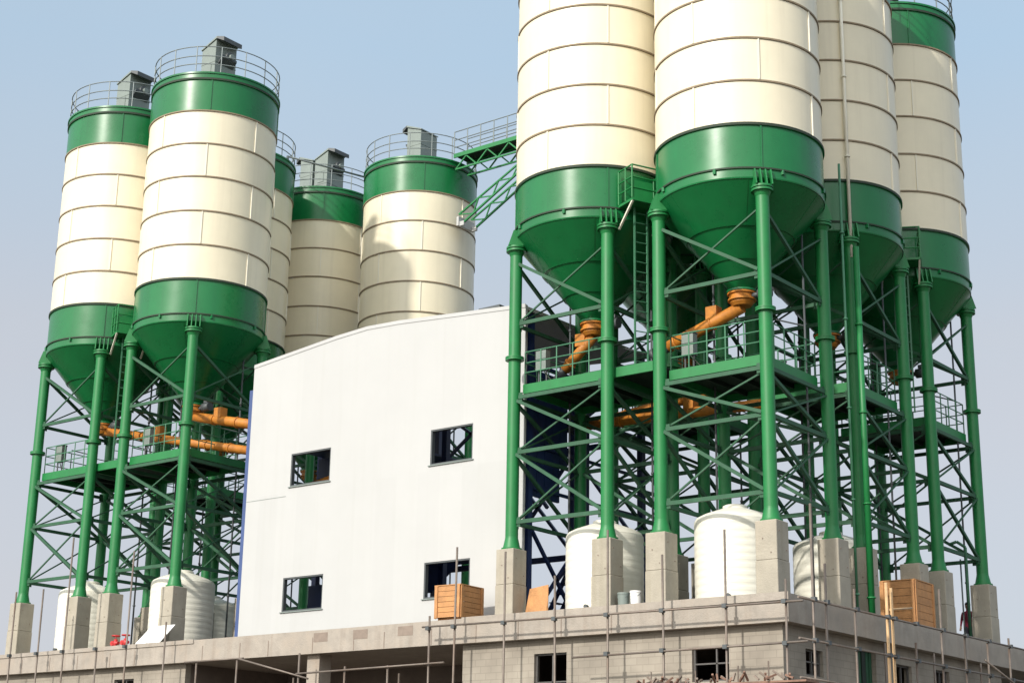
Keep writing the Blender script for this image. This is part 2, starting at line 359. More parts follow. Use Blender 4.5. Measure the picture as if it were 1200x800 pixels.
def m_hopper():
    b = MB(); rz = lambda z: .36+(z-7.5)/2.62*2.19
    b.lathe([(.36, 7.5), (rz(8.2), 8.2), (rz(8.2)+.03, 8.2), (rz(8.26)+.03, 8.26), (rz(8.26), 8.26), (rz(9.0), 9.0), (rz(9.0)+.035, 9.0), (rz(9.06)+.035, 9.06), (rz(9.06), 9.06), (2.55, 10.12)], 72, 'green')
    for k in range(6):
        a = k*math.pi/3+.1; c, s = math.cos(a), math.sin(a)
        b.beam((c*rz(9.06), s*rz(9.06), 9.06), (c*2.54, s*2.54, 10.11), .025, .02, 'green')
    return b.mesh('hopper')
def m_guardrail():
    b = MB(); r = RS-.02
    for z in (20.92, 21.27, 21.68): b.ring(r, z, .022, 48, 'rail')
    for k in range(16):
        a = k*math.pi/8+.12; b.tube((r*math.cos(a), r*math.sin(a), 20.5), (r*math.cos(a), r*math.sin(a), 21.68), .022, 6, 'rail')
    return b.mesh('guardrail')
def m_leg():
    b = MB(); b.lathe([(.32, 0), (.32, .05), (.27, .06), (.205, .35), (.2, .4), (.2, 6.05), (.3, 6.05), (.3, 6.09), (.29, 6.09), (.29, 6.12), (.3, 6.12), (.3, 6.16), (.2, 6.16), (.2, 9.7)], 20, 'greend')
    return b.mesh('leg')
def m_legcap():
    b = MB(); b.lathe([(.2, 9.55), (.26, 9.7), (.33, 9.7), (.33, 9.76), (.29, 9.76), (.29, 9.8), (.33, 9.8), (.33, 9.86), (0, 9.861)], 20, 'greend')
    return b.mesh('bracket')
def m_bracket(a):
    b = MB(); c, s = math.cos(a), math.sin(a); t = (-s, c)
    for w in (-.24, -.08, .08, .24):                  # gusset plates under the skirt
        pts = []
        for z, r0, r1 in ((9.862, -.2, .3), (10.38, -.05, .135)):
            for rr, ww in ((r0, w-.018), (r1, w-.018), (r1, w+.018), (r0, w+.018)): pts.append((c*rr+t[0]*ww, s*rr+t[1]*ww, z))
        b.hexa(pts, 'greend')
    return b.mesh('bracket')
def m_plinth():
    b = MB(); b.cbox((0, 0, -.55), (.67, .67, 1.09), 'conc2'); b.cbox((0, 0, -1.64), (.69, .69, 1.08), 'conc2')
    bmesh.ops.bevel(b.bm, geom=[e for e in b.bm.edges], offset=.016, segments=1, affect='EDGES'); b.bm.normal_update()
    for q in ((.337, -.2, -.3), (.337, .18, -.8), (-.1, -.337, -.5), (.15, -.337, -.9)): b.cbox(q, (.03, .03, .03), 'patch')
    return b.mesh('plinth')
def m_tie(d):
    b = MB(); L = LEG-.2
    p, q = ((-L, 0, 0), (L, 0, 0)) if d == 'x' else ((0, -L, 0), (0, L, 0)); b.beam(p, q, .08, .12, 'brace')
    for e in (p, q): b.cbox(e, (.26, .03, .3) if d == 'x' else (.03, .26, .3), 'brace')
    return b.mesh('tie_beam')
def m_diag(d, h, sgn, thick):
    b = MB(); L = LEG-.17; o = .055*sgn
    p, q = ((-L*sgn, o, 0), (L*sgn, o, h)) if d == 'x' else ((o, -L*sgn, 0), (o, L*sgn, h)); w = .1 if thick else .05
    b.beam(p, q, w, w, 'brace'); return b.mesh('diagonal_brace')
def m_deck(ext):
    b = MB(); L = LEG-.22; x1 = L+ext
    b.box((-L+.04, -L+.04, PH-.06), (x1, L-.04, PH-.01), 'deck')
    for y in (-L, L): b.box((-L, y-.05, PH-.28), (x1, y+.05, PH+.02), 'greend')
    for x in (-L, L): b.box((x-.05, -L+.05, PH-.27), (x+.05, L-.05, PH+.015), 'greend')
    for x in (-.8, 0, .8): b.box((x-.04, -L+.05, PH-.2), (x+.04, L-.05, PH-.06), 'deck')
    return b.mesh('platform')
def m_railside(d, L=LEG-.24):
    b = MB()
    P = (lambda u, z: (u, 0, z)) if d == 'x' else (lambda u, z: (0, u, z))
    for z in (.4, .72, 1.08): b.tube(P(-L, z), P(L, z), .02, 6, 'grail')
    for k in range(6): u = -L+2*L*k/5; b.tube(P(u, 0), P(u, 1.08), .022, 6, 'grail')
    return b.mesh('railing')
def m_collector():
    b = MB(); w, d = .42, .56
    b.hexa([(-w, -d, 20.7), (w, -d, 20.7), (w, d, 20.7), (-w, d, 20.7), (-w, -d, 22.62), (w, -d, 22.92), (w, d, 22.92), (-w, d, 22.62)], 'lgrey')
    for z in (21.3, 21.95): b.box((-w-.012, -d-.012, z), (w+.012, d+.012, z+.035), 'lgrey')
    b.box((-.2, -d-.02, 21.4), (.2, -d-.003, 21.9), 'lgrey')
    return b.mesh('dust_collector')
def m_cap():
    b = MB(); w, d = .46, .6
    b.hexa([(-w, -d, 22.64), (w, -d, 22.97), (w, d, 22.97), (-w, d, 22.64), (-w, -d, 22.69), (w, -d, 23.06), (w, d, 23.06), (-w, d, 22.69)], 'lgrey')
    b.hexa([(w, -d, 22.97), (w+.34, -d+.1, 22.8), (w+.34, d-.1, 22.8), (w, d, 22.97), (w, -d, 23.06), (w+.34, -d+.1, 22.99), (w+.34, d-.1, 22.99), (w, d, 23.06)], 'dgrey'); return b.mesh('hood')
def m_fan():
    b = MB(); b.tube((.43, .1, 22.3), (.62, .1, 22.3), .22, 14, 'dgrey'); b.tube((.62, .1, 22.3), (.74, .1, 22.3), .12, 12, 'lgrey'); b.hexa([(.43, -.4, 21.9), (.66, -.4, 22.15), (.66, .4, 22.15), (.43, .4, 21.9), (.43, -.4, 22.0), (.66, -.4, 22.25), (.66, .4, 22.25), (.43, .4, 22.0)], 'dgrey')
    return b.mesh('fan')
def m_air():
    b = MB(); b.tube((0, 0, SZ), (0, 0, 9.7), .035, 8, 'dgrey')
    for z in (0, 2.5, 5, 7.5): b.tube((0, 0, z), (0, 0, z+.06), .055, 8, 'dgrey')
    b.tube((0, 0, 6.4), (-.7, -.5, 6.6), .025, 6, 'dgrey'); return b.mesh('air_pipe')
def m_cbox():
    b = MB(); b.box((-.2, -.12, PH+.55), (.2, .12, PH+1.2), 'lgrey'); b.box((-.22, -.15, PH+1.2), (.22, .13, PH+1.24), 'dgrey'); b.tube((-.15, 0, PH), (-.15, 0, PH+.55), .03, 6, 'dgrey'); b.tube((.15, 0, PH), (.15, 0, PH+.55), .03, 6, 'dgrey'); b.tube((0, -.05, PH+.6), (.6, -.3, PH+.03), .02, 6, 'black'); return b.mesh('control_box')
def m_valve():
    b = MB(); b.lathe([(.46, 7.42), (.46, 7.48), (.37, 7.5)], 24, 'green'); b.lathe([(0, 7.0), (.28, 7.0), (.36, 7.1), (.36, 7.16), (.43, 7.16), (.43, 7.21), (.38, 7.21), (.38, 7.36), (.44, 7.36), (.44, 7.415), (.1, 7.416)], 24, 'orange')
    b.tube((.36, 0, 7.28), (.6, 0, 7.28), .08, 8, 'dgrey'); b.tube((.6, 0, 7.28), (.98, 0, 7.28), .17, 12, 'dgrey'); b.cbox((.8, 0, 7.5), (.2, .2, .12), 'dgrey'); return b.mesh('discharge_valve')
def m_ladder(z0, z1):
    b = MB()
    for y in (-.23, .23): b.beam((0, y, z0), (0, y, z1), .05, .05, 'grail')
    k = z0+.2
    while k < z1-.05: b.tube((0, -.23, k), (0, .23, k), .018, 6, 'grail'); k += .32
    return b.mesh('ladder')
def m_landing():
    b = MB(); b.box((0, -.65, 10.42), (.85, .65, 10.5), 'greend')
    for y in (-.65, .65):
        for z in (10.85, 11.2, 11.6): b.tube((.02, y, z), (.83, y, z), .025, 6, 'greend')
        for x in (.03, .43, .82): b.tube((x, y, 10.5), (x, y, 11.6), .028, 6, 'greend')
        b.beam((.8, y*.95, 10.42), (.0, y*.95, 9.72), .06, .06, 'seam')
    for z in (10.85, 11.2, 11.6): b.tube((.82, -.65, z), (.82, .65, z), .025, 6, 'greend')
    b.box((.78, -.63, 10.5), (.82, .1, 11.1), 'greend')
    return b.mesh('ladder_landing')
def m_pipe(z0, z1, m, r=.06):
    b = MB(); b.tube((0, 0, z0), (0, 0, z1), r, 10, m)
    z = z0+.6
    while z < z1-.3: b.tube((0, 0, z), (0, 0, z+.05), r+.035, 10, m); z += 2.8
    return b.mesh('filling_pipe')

def make_silo(x, y, label, ladder=None, ext=0, dz=0, fan_rot=0, twin=False, pipes=()):
    t = thing('cement_silo', label, 'silo', (x, y, SZ), 'cement silos of the batching plant')
    o = -SZ       # meshes are modelled with 0 at the plinth tops
    def p(name, key, fn, loc=(0, 0, 0), parent=None, label=None):
        ob = put(name, shared(key, fn), parent or t, (loc[0], loc[1], loc[2]+(0 if parent else o)))
        if label: ob['label'] = label
        return ob
    p('shell', 'shell', m_shell, label='cream cylinder of bolted rings'); p('bottom_band', 'bb', m_bottom_band); p('top_band', 'tb', m_top_band); p('hopper', 'hop', m_hopper)
    p('guardrail', 'gr', m_guardrail)
    for dx, dy, rz in (((-.5, -.25, math.pi), (.5, -.25, 0)) if twin else ((0, 0, fan_rot),)):
        d = p('dust_collector', 'col', m_collector, (dx, dy, 0)); d.rotation_euler.z = rz
        p('hood', 'cap', m_cap, parent=d); p('fan', 'fan', m_fan, parent=d)
    for sx in (-1, 1):
        for sy in (-1, 1):
            l = p('leg', 'leg', m_leg, (sx*LEG, sy*LEG, 0)); a = math.atan2(sy, sx)
            p('collar', 'cap_leg', m_legcap, parent=l); p('bracket', ('br', sx, sy), lambda: m_bracket(a), parent=l)
            p('plinth', 'pl', m_plinth, (sx*LEG, sy*LEG, 0), label='raw concrete plinth under a leg')
    for z in (.85, 3.05, 4.82+dz, 7.25):
        for s in (-1, 1):
            p('tie_beam', 'tx', lambda: m_tie('x'), (0, s*LEG, z)); p('tie_beam', 'ty', lambda: m_tie('y'), (s*LEG, 0, z))
    for i, (z0, z1) in enumerate(((.92, 2.98), (3.12, 4.7+dz), (7.35, 9.25))):
        h = z1-z0
        for s in (-1, 1):
            for sg in (-1, 1):
                hk = round(h, 2)
                p('diagonal_brace', ('dx', hk, sg), lambda: m_diag('x', h, sg, sg < 0), (0, s*LEG, z0))
                p('diagonal_brace', ('dy', hk, sg), lambda: m_diag('y', h, sg, sg < 0), (s*LEG, 0, z0))
    pf = p('platform', ('deck', ext), lambda: m_deck(ext), (0, 0, dz))
    L = LEG-.24
    for s in (-1, 1):
        p('railing', 'rx', lambda: m_railside('x'), (0, s*L, PH+.02), parent=pf)
        if not (ext and s > 0): p('railing', 'ry', lambda: m_railside('y'), (s*L, 0, PH+.02), parent=pf)
    p('discharge_valve', 'val', m_valve)
    p('air_pipe', 'air', m_air, (1.5, 1.1, 0)); p('air_pipe', 'air', m_air, (-1.3, .5, 0)); p('control_box', 'cbox', m_cbox, (-1.2, -1.1, dz))
    if ladder is not None:
        a = ladder; r = RS+.02
        ob = p('ladder_landing', 'land', m_landing, (math.cos(a)*r, math.sin(a)*r, 0)); ob.rotation_euler.z = a
        r = RS+.3
        ob = p('ladder', 'lad', lambda: m_ladder(PH, 10.42), (math.cos(a)*r, math.sin(a)*r, 0)); ob.rotation_euler.z = a
    for (px, py, z0, z1, m, r) in pipes:
        p('filling_pipe', ('pipe', z0, z1, m), lambda: m_pipe(z0, z1, m, r), (px-x, py-y, 0))
    return t

P_, Q_ = 5.492, 5.473
BX, BY = -1.8, 1.8
AX = BX-P_
make_silo(AX, BY, 'silo just right of the white clad building, ladder landing on its lower right side', ladder=R(-24), ext=1.75)
make_silo(BX, BY, 'nearest and widest silo, directly above the large white tank, orange conveyor under its cone', dz=-.4,
          pipes=((.3, 4.4, SZ+.05, 12.0, 'grail', .04),))
make_silo(BX, BY+Q_, 'shaded silo with a filling pipe up its face, second from the right edge',
          pipes=((.13, 5.36, 9.2, 20.6, 'seam', .055), (.42, 5.08, SZ+.02, 9.4, 'greend', .1)))
make_silo(BX, BY+2*Q_, 'rightmost silo, green top band in view against the sky', ladder=R(-62))
make_silo(AX, BY+Q_, 'silo behind the two front right ones, only its dark cone and legs showing between them')
LX = -24.724-1.8
make_silo(LX-P_, BY, 'leftmost silo, partly behind its taller-looking neighbour, ladder beside its cone', ladder=R(-24), ext=1.75)
make_silo(LX, BY, 'big sunlit silo immediately left of the white building, overlapping the leftmost silo')
make_silo(-31.25, 7.4, 'silo seen only as a narrow shaded sliver behind the tall sunlit left silo')
make_silo(-31.5, 13.25, 'shaded silo with twin dust collectors behind the low end of the white building', twin=True)
make_silo(-25.25, 13.25, 'silo rising behind the white building roof with the walkway bridge fixed to its top', fan_rot=math.pi)

# ---------------------------------------------------------------- screw conveyors
def conveyor(p, q, label, r=.15, motor=True):
    p, q = Vector(p), Vector(q); t = thing('screw_conveyor', label, 'conveyor', tuple(q), 'orange screw conveyors'); d = p-q; L = d.length; u = d.normalized()
    b = MB(); b.tube((0, 0, 0), d, r, 14, 'orange')
    k = .25
    while k < L-.1: b.tube(u*k, u*(k+.06), r+.035, 14, 'orange'); k += 1.35
    b.build('casing', t)
    if motor:
        b = MB(); e = u*(L*.62); b.cbox(e+Vector((0, 0, .28)), (.38, .34, .4), 'orange'); b.build('inlet_box', t)
    b = MB(); b.tube(u*-.5, u*0, r*.8, 12, 'dgrey'); b.tube(u*-.62, u*-.5, r*1.1, 12, 'dgrey'); b.build('motor', t)
    return t
conveyor((BX, BY, 6.98), (-4.4, 1.75, 6.15), 'orange screw conveyor sloping down left from the valve under the nearest silo', .19)
conveyor((AX, BY, 7.0), (-8.43, 1.8, 6.05), 'short steep orange screw conveyor under the silo beside the white building', .17)
conveyor((-4.5, 4.7, 5.43), (-9.6, 4.7, 4.93), 'upper rusty orange conveyor in the shade behind the front right legs', .17)
conveyor((-2.6, 4.35, 4.62), (-9.6, 4.35, 4.86), 'lower rusty orange conveyor in the shade behind the front right legs', .17)
conveyor((LX-P_, BY, 7.15), (-22.6, 1.8, 5.1), 'long lower orange conveyor running from the leftmost silo past the next legs', .17)
conveyor((LX, BY, 7.0), (-22.3, 1.8, 6.05), 'upper orange conveyor from the sunlit left silo into the white building', .19)

# ---------------------------------------------------------------- white clad building
wb = thing('clad_building', 'tall white clad plant building with four square openings and gently pitched roof', 'building', (-15.6, .75, SZ))
X0, X1, PX = -22.0, -9.25, -16.3
def roofz(x): return 8.1+(8.68-8.1)*(x-X0)/(PX-X0)+(-.06*max(0, 1-abs(x-PX)/1.5)) if x < PX else 8.68+(8.16-8.68)*(x-PX)/(X1-PX)-.06*max(0, 1-abs(x-PX)/1.5)
HW = [(-19.78, -17.82, 3.29, 4.48), (-13.19, -11.37, 3.28, 4.48), (-19.85, -17.9, -1.14, .05), (-13.3, -11.36, -1.13, .05)]
b = MB(); ox, oy, oz = -15.6, .75, SZ
xs = sorted({X0, X1, PX} | {h[i] for h in HW for i in (0, 1)} | {PX-1.5, PX-.75, PX+.75, PX+1.5})
for a, c in zip(xs, xs[1:]):
    hs = sorted([h for h in HW if h[0] <= a+1e-6 and h[1] >= c-1e-6], key=lambda h: h[2]); zb = -2.15
    segs = []
    for h in hs: segs.append((zb, h[2])); zb = h[3]
    for z0, z1 in segs: b.box((a-ox, 0, z0-oz), (c-ox, .1, z1-oz), 'white')
    b.hexa([(a-ox, 0, zb-oz), (c-ox, 0, zb-oz), (c-ox, .1, zb-oz), (a-ox, .1, zb-oz), (a-ox, 0, roofz(a)-oz), (c-ox, 0, roofz(c)-oz), (c-ox, .1, roofz(c)-oz), (a-ox, .1, roofz(a)-oz)], 'white')
bmesh.ops.remove_doubles(b.bm, verts=b.bm.verts, dist=1e-4)
# shallow vertical cladding joints and the horizontal lap
fw_ = b.build('front_cladding', wb)
b = MB()
b.box((X0+.02-ox, -.008, 2.96-oz), (-19.95-ox, -.002, 2.975-oz), 'lgrey')
b.build('lap_joint', wb)
b = MB()
for h in HW:
    x0, x1, z0, z1 = h[0]-ox, h[1]-ox, h[2]-oz, h[3]-oz
    for lo, hi in (((x0-.05, z0-.05), (x0, z1+.05)), ((x1, z0-.05), (x1+.05, z1+.05)), ((x0, z1), (x1, z1+.05)), ((x0, z0-.05), (x1, z0))):
        pass
b.box((-12.1-ox, -.02, -1.75-oz), (-11.95-ox, -.003, -1.33-oz), 'dgrey'); b.build('meter_box', wb)
b = MB()
for k in range(24):                                              # torn bottom edge of the sheeting
    x = -17.8+k*.27; h = random.uniform(.02, .09)
    b.box((x-ox, -.03, .0), (x+.25-ox, -.004, h+.03), 'patch')
b.build('base_flashing', wb)
for h in HW:
    b = MB(); x0, x1, z0, z1 = h[0]-ox, h[1]-ox, h[2]-oz, h[3]-oz; t = .05
    for lo, hi in (((x0, z0), (x0+t, z1)), ((x1-t, z0), (x1, z1)), ((x0+t, z0), (x1-t, z0+t)), ((x0+t, z1-t), (x1-t, z1))): b.box((lo[0], .015, lo[1]), (hi[0], .16, hi[1]), 'dgrey')
    b.build('window_frame', wb)
b = MB()
for a, c in zip(xs, xs[1:]): b.hexa([(a-ox, -.02, roofz(a)-oz-.1), (c-ox, -.02, roofz(c)-oz-.1), (c-ox, -.002, roofz(c)-oz-.1), (a-ox, -.002, roofz(a)-oz-.1), (a-ox, -.02, roofz(a)-oz+.03), (c-ox, -.02, roofz(c)-oz+.03), (c-ox, -.002, roofz(c)-oz+.03), (a-ox, -.002, roofz(a)-oz+.03)], 'white')
b.build('verge_trim', wb)
b = MB(); D = 7.2
for a, c in zip(xs, xs[1:]):
    b.hexa([(a-ox, .1, roofz(a)-oz-.16), (c-ox, .1, roofz(c)-oz-.16), (c-ox, D, roofz(c)-oz-.16), (a-ox, D, roofz(a)-oz-.16), (a-ox, .1, roofz(a)-oz-.04), (c-ox, .1, roofz(c)-oz-.04), (c-ox, D, roofz(c)-oz-.04), (a-ox, D, roofz(a)-oz-.04)], 'white')
b.build('roof', wb)
b = MB(); b.box((-11.5-ox, .3, 8.34-oz), (-10.6-ox, .6, 8.5-oz), 'dgrey'); b.build('roof_vent', wb)
b = MB(); b.box((X0-.24-ox, .06, 0), (X0-.01-ox, .34, roofz(X0)-oz-.9), 'blue'); b.build('corner_post', wb)
for x in (-21.86, -18.9, -15.6, -12.4, -9.45):
    for y in (.5, 3.6, 7.0):
        if (x, y) in ((-21.86, .5), (-12.4, .5), (-12.4, 3.6), (-18.9, .5), (-18.9, 3.6), (-15.6, .5)): continue
        b = MB(); b.box((x-.11-ox, y-.11, 0), (x+.11-ox, y+.11, roofz(x)-oz-.18), 'navy'); b.build('column', wb)
for z in (1.0, 4.9, 7.4):
    for y in (.5, 7.0):
        b = MB(); b.box((X0+.2-ox, y-.07, z-oz), (X1-.2-ox, y+.07, z+.2-oz), 'navy'); b.build('floor_beam', wb)
b = MB(); b.box((-21.6-ox, 3.2, 1.22-oz), (-16.6-ox, 6.8, 1.3-oz), 'navy'); b.build('floor', wb)
b = MB(); b.box((-21.4-ox, 1.6, 5.12-oz), (-17.5-ox, 6.8, 5.2-oz), 'navy'); b.build('floor', wb)
for (xa, za, xb, zb, y) in ((-21.7, -2.1, -18.9, 1, 7), (-18.9, -2.1, -15.6, 1, 7), (-15.6, 1, -12.4, -2.1, 7), (-12.4, -2.1, -9.5, 1, 7), (-15.6, -2.1, -12.4, 1, 7), (-9.5, -2.1, -12.4, 1, 7), (-15.6, 1.2, -12.4, 4.9, 7), (-12.4, 1.2, -15.6, 4.9, 7), (-18.9, 5.1, -15.6, 7.4, 7), (-15.6, 5.1, -18.9, 7.4, 7), (-18.9, 1.2, -15.6, 4.9, 7), (-15.6, 1.2, -18.9, 4.9, 7), (-12.4, 4.9, -9.5, 1.2, 7),
                            (-19.9, -1.9, -18.0, .6, 1.4), (-13.2, 5.0, -11.0, 2.2, 3.6), (-12.8, .9, -11.0, -1.9, 1.3), (-21.7, 1.2, -18.9, 4.9, 7)):
    b = MB(); b.beam((xa-ox, y, za-oz), (xb-ox, y, zb-oz), .11, .11, 'blue' if y < 2 else 'navy'); b.build('diagonal_brace', wb)
for (ya, za, yb, zb) in ((.6, -2.1, 3.5, 1), (3.5, -2.1, .6, 1), (3.7, -2.1, 6.9, 1), (6.9, -2.1, 3.7, 1), (.6, 5.1, 3.5, 7.4), (3.6, 5.1, 6.9, 7.4)):
    b = MB(); b.beam((X1-.2-ox, ya, za-oz), (X1-.2-ox, yb, zb-oz), .1, .1, 'navy'); b.build('diagonal_brace', wb)
b = MB()
for k in range(7):
    if k == 5: continue
    b.box((X1-.33-ox-(.03 if k % 2 else 0), .62+k*.42, (2.0 if k < 4 else 3.2)-oz), (X1-.27-ox, .62+k*.42+.4, 6.2-oz), 'navy')
b.build('side_panel', wb)
for z in (2.2, 3.6, 5.0, 6.3):
    b = MB(); b.box((X1-.26-ox, .62, z-oz), (X1-.18-ox, 6.9, z+.1-oz), 'navy'); b.build('girt', wb)
b = MB()
for y in (3.9, 4.5): b.beam((X1-.5-ox, y-2.2, -2.1-oz), (X1-.5-ox, y, 1.0-oz), .06, .16, 'navy')
for k in range(9): b.box((X1-.62-ox, 1.75+k*.245, -1.9+k*.33-oz), (X1-.4-ox, 2.3+k*.245, -1.87+k*.33-oz), 'navy')
b.build('stair', wb)
for hx0, hx1, hz in ((-19.78, -17.82, 3.29), (-13.19, -11.37, 3.28), (-19.85, -17.9, -1.14), (-13.3, -11.36, -1.13)):
    b = MB(); b.box((hx0-.06-ox, -.05, hz-.035-oz), (hx1+.06-ox, -.003, hz-.005-oz), 'lgrey'); b.build('sill_flashing', wb)

b = MB(); b.hexa([(-17.9-ox, 2.6, -.2-oz), (-16.6-ox, 2.6, -.2-oz), (-16.6-ox, 4.2, -.2-oz), (-17.9-ox, 4.2, -.2-oz), (-18.6-ox, 1.8, 1.2-oz), (-15.6-ox, 1.8, 1.2-oz), (-15.6-ox, 5, 1.2-oz), (-18.6-ox, 5, 1.2-oz)], 'navy')
b.box((-20.5-ox, 1.9, -2.1-oz), (-18.6-ox, 5, .05-oz), 'navy'); b.build('mixer', wb)
b = MB(); b.box((-21-ox, 2.6, 3.0-oz), (-17.6-ox, 5.2, 4.9-oz), 'navy'); b.lathe([(.5, 1.3-oz), (.8, 3-oz)], 20, 'navy', c=(-18-ox, 3.8)); b.build('weigh_hopper', wb)
b = MB(); b.tube((-20.4-ox, 1.5, 3.6-oz), (-17.0-ox, 1.5, 4.1-oz), .14, 10, 'orange'); b.build('feed_pipe', wb)

# ---------------------------------------------------------------- bridge
br = thing('walkway_bridge', 'green steel walkway bridge with railings between a rear silo top and the right cluster', 'bridge', (-22.7, 12.5, 20.75))
x1 = -4.35+22.7; b = MB(); b.box((.1, 0, -.05), (x1, .85, 0), 'deck')
for y in (-.06, .85): b.box((.1, y, -.16), (x1, y+.06, .03), 'greend')
b.build('deck', br)
for y in (-.03, .88):
    b = MB()
    for z in (.35, .7, 1.1): b.tube((.1, y, z), (x1, y, z), .022, 6, 'rail')
    n = 24
    for k in range(n+1): x = .1+(x1-.1)*k/n; b.tube((x, y, 0), (x, y, 1.1), .024, 6, 'rail')
    b.build('railing', br)
for y in (.0, .85):
    b = MB(); zt, zb = -.17, -.72
    b.beam((.2, y, zb), (x1, y, zb), .07, .07, 'greend')
    n = 30
    for k in range(n):
        xa, xb = .2+(x1-.2)*k/n, .2+(x1-.2)*(k+1)/n
        b.beam((xa, y, zt if k % 2 else zb), (xb, y, zb if k % 2 else zt), .055, .055, 'greend')
    b.build('truss', br)
for sgn, xs0, xs1 in ((1, .75, 5.6), (-1, x1-.75, x1-5.6)):
    for y in (.0, .85):
        b = MB(); A0, A1 = Vector((xs0, y, -3.35)), Vector((xs1, y, -.72)); off = Vector((-.28*sgn, 0, .42))
        b.beam(A0, A1, .08, .08, 'greend'); b.beam(A0+off, A1+off*.55, .07, .07, 'greend'); n = 9
        for k in range(n):
            f0, f1 = k/n, (k+1)/n; p0 = A0.lerp(A1, f0); q1 = A0.lerp(A1, f1)+off*(1-.45*f1); p1 = A0.lerp(A1, f1); q0 = A0.lerp(A1, f0)+off*(1-.45*f0)
            b.beam(p0 if k % 2 else q0, q1 if k % 2 else p1, .05, .05, 'greend')
        b.build('support_strut', br)
    b = MB(); b.cbox((xs0-.25*sgn, .42, -3.28), (.12, 1.1, .42), 'white'); b.cbox((xs0-.1*sgn, .0, -3.4), (.3, .12, .2), 'white'); b.cbox((xs0-.1*sgn, .85, -3.4), (.3, .12, .2), 'white'); b.build('bearing_bracket', br)
b = MB(); b.tube((-28.75, 8.1, 20.7), (-27.6, 12.1, 20.72), .045, 8, 'rail'); b.tube((-28.75, 8.1, 20.5), (-28.75, 8.1, 20.72), .06, 8, 'rail'); b.tube((-27.6, 12.1, 20.5), (-27.6, 12.1, 20.74), .06, 8, 'rail')
tag(b.build('connecting_pipe'), 'thin grey pipe linking the tops of the two silos behind the white building', 'pipe')

# ---------------------------------------------------------------- water tanks
def m_tankbody():
    b = MB(); prof = [(0, 0), (1.2, 0)]
    for k in range(12):
        z = .05+k*.215; prof += [(1.2, z), (1.206, z+.05), (1.206, z+.12), (1.2, z+.17)]
    prof += [(1.2, 2.62), (1.14, 2.72), (.95, 2.82), (.45, 3.0), (.3, 3.02), (.3, 3.0)]
    b.lathe(prof, 48, 'tank'); return b.mesh('body')
def m_tanklid():
    b = MB(); b.lathe([(.27, 2.99), (.36, 3.0), (.36, 3.1), (.3, 3.13), (0, 3.15)], 24, 'tank')
    return b.mesh('lid')
def m_tanktap():
    b = MB(); b.tube((0, -1.18, .35), (0, -1.34, .35), .06, 10, 'dgrey'); b.tube((0, -1.3, .35), (0, -1.3, .2), .05, 8, 'dgrey')
    return b.mesh('outlet')
for x, y, lab in ((-6.85, 1.8, 'white ribbed tank half hidden by a plinth, beside the leaning plywood sheet'),
                  (-2.2, 1.8, 'large white ribbed tank under the nearest silo, the most exposed of the tanks'),
                  (-1.95, 7.27, 'greyish shaded tank behind a plinth on the right side of the roof'),
                  (LX+.12, 1.85, 'white ribbed tank beside the left end of the white building, a white board leaning near'),
                  (LX-P_, 1.85, 'tank half hidden between the plinths of the leftmost silo'),
                  (-31.0, 7.4, 'distant grey tank glimpsed behind the plinths of the left cluster')):
    t = thing('water_tank', lab, 'tank', (x, y, SZ+.005), 'white plastic water tanks', rz=random.uniform(-.6, .6))
    put('body', shared('tank', m_tankbody), t); put('lid', shared('lid', m_tanklid), t); put('outlet', shared('tap', m_tanktap), t)

# ---------------------------------------------------------------- crates, boards, small things on the roof
def crate(x, y, dx, dy, h, rz, label):
    t = thing('wooden_crate', label, 'crate', (x, y, SZ+.035), 'wooden crates on the roof', rz); n = 6
    for (nm, axis, at, ext) in (('front_side', 'x', -dy/2, dx), ('back_side', 'x', dy/2, dx), ('end_side', 'y', -dx/2, dy), ('end_side', 'y', dx/2, dy)):
        b = MB()
        for k in range(n):
            z0, z1 = .06+k*(h-.06)/n, .06+(k+1)*(h-.06)/n-.012; th = .025
            if axis == 'x': b.box((-ext/2, at-th/2, z0), (ext/2, at+th/2, z1), 'wood')
            else: b.box((at-th/2, -ext/2+.02, z0), (at+th/2, ext/2-.02, z1), 'wood')
        for u in (-ext/2+.05, ext/2-.05):
            s = math.copysign(.03, at)
            if axis == 'x': b.cbox((u, at+s, h/2+.02), (.1, .03, h-.04), 'wood')
            else: b.cbox((at+s, u, h/2+.02), (.03, .1, h-.04), 'wood')
        b.build(nm, t)
    b = MB()
    for k in range(5): b.box((-dx/2-.03, -dy/2-.03+k*(dy+.06)/5, h), (dx/2+.03, -dy/2-.03+(k+1)*(dy+.06)/5-.01, h+.03), 'wood')
    b.build('lid', t)
    for y_ in (-dy/3, dy/3):
        b = MB(); b.box((-dx/2, y_-.05, -.02), (dx/2, y_+.05, .06), 'wood'); b.build('skid', t)
crate(-10.62, -.62, .95, 1.15, 1.02, R(3), 'wooden crate at the foot of the white building, right of its lower right opening')
crate(.05, 8.35, 1.1, 1.45, 1.45, R(2), 'large wooden crate beside the right roof edge, behind the orange pole')
t = thing('plywood_sheet', 'sheet of brown plywood leaning beside the plinth right of the white building', 'board', (-8.2, .1, SZ))
b = MB(); b.hexa([(-.45, 0, .0), (.45, .0, .0), (.45, .03, .0), (-.45, .03, .0), (-.45, .28, 1.0), (.25, .28, 1.08), (.25, .31, 1.08), (-.45, .31, 1.0)], 'wood'); b.build('sheet', t)
t = thing('white_panel', 'blank white panel leaning back against the plinth of the sunlit left silo', 'board', (-24.85, -.95, SZ))
b = MB(); b.hexa([(-.78, 0, 0), (.6, 0, .02), (.6, .03, .02), (-.78, .03, 0), (-.3, .38, .72), (1.0, .38, .72), (1.0, .41, .72), (-.3, .41, .72)], 'board'); b.build('sheet', t)
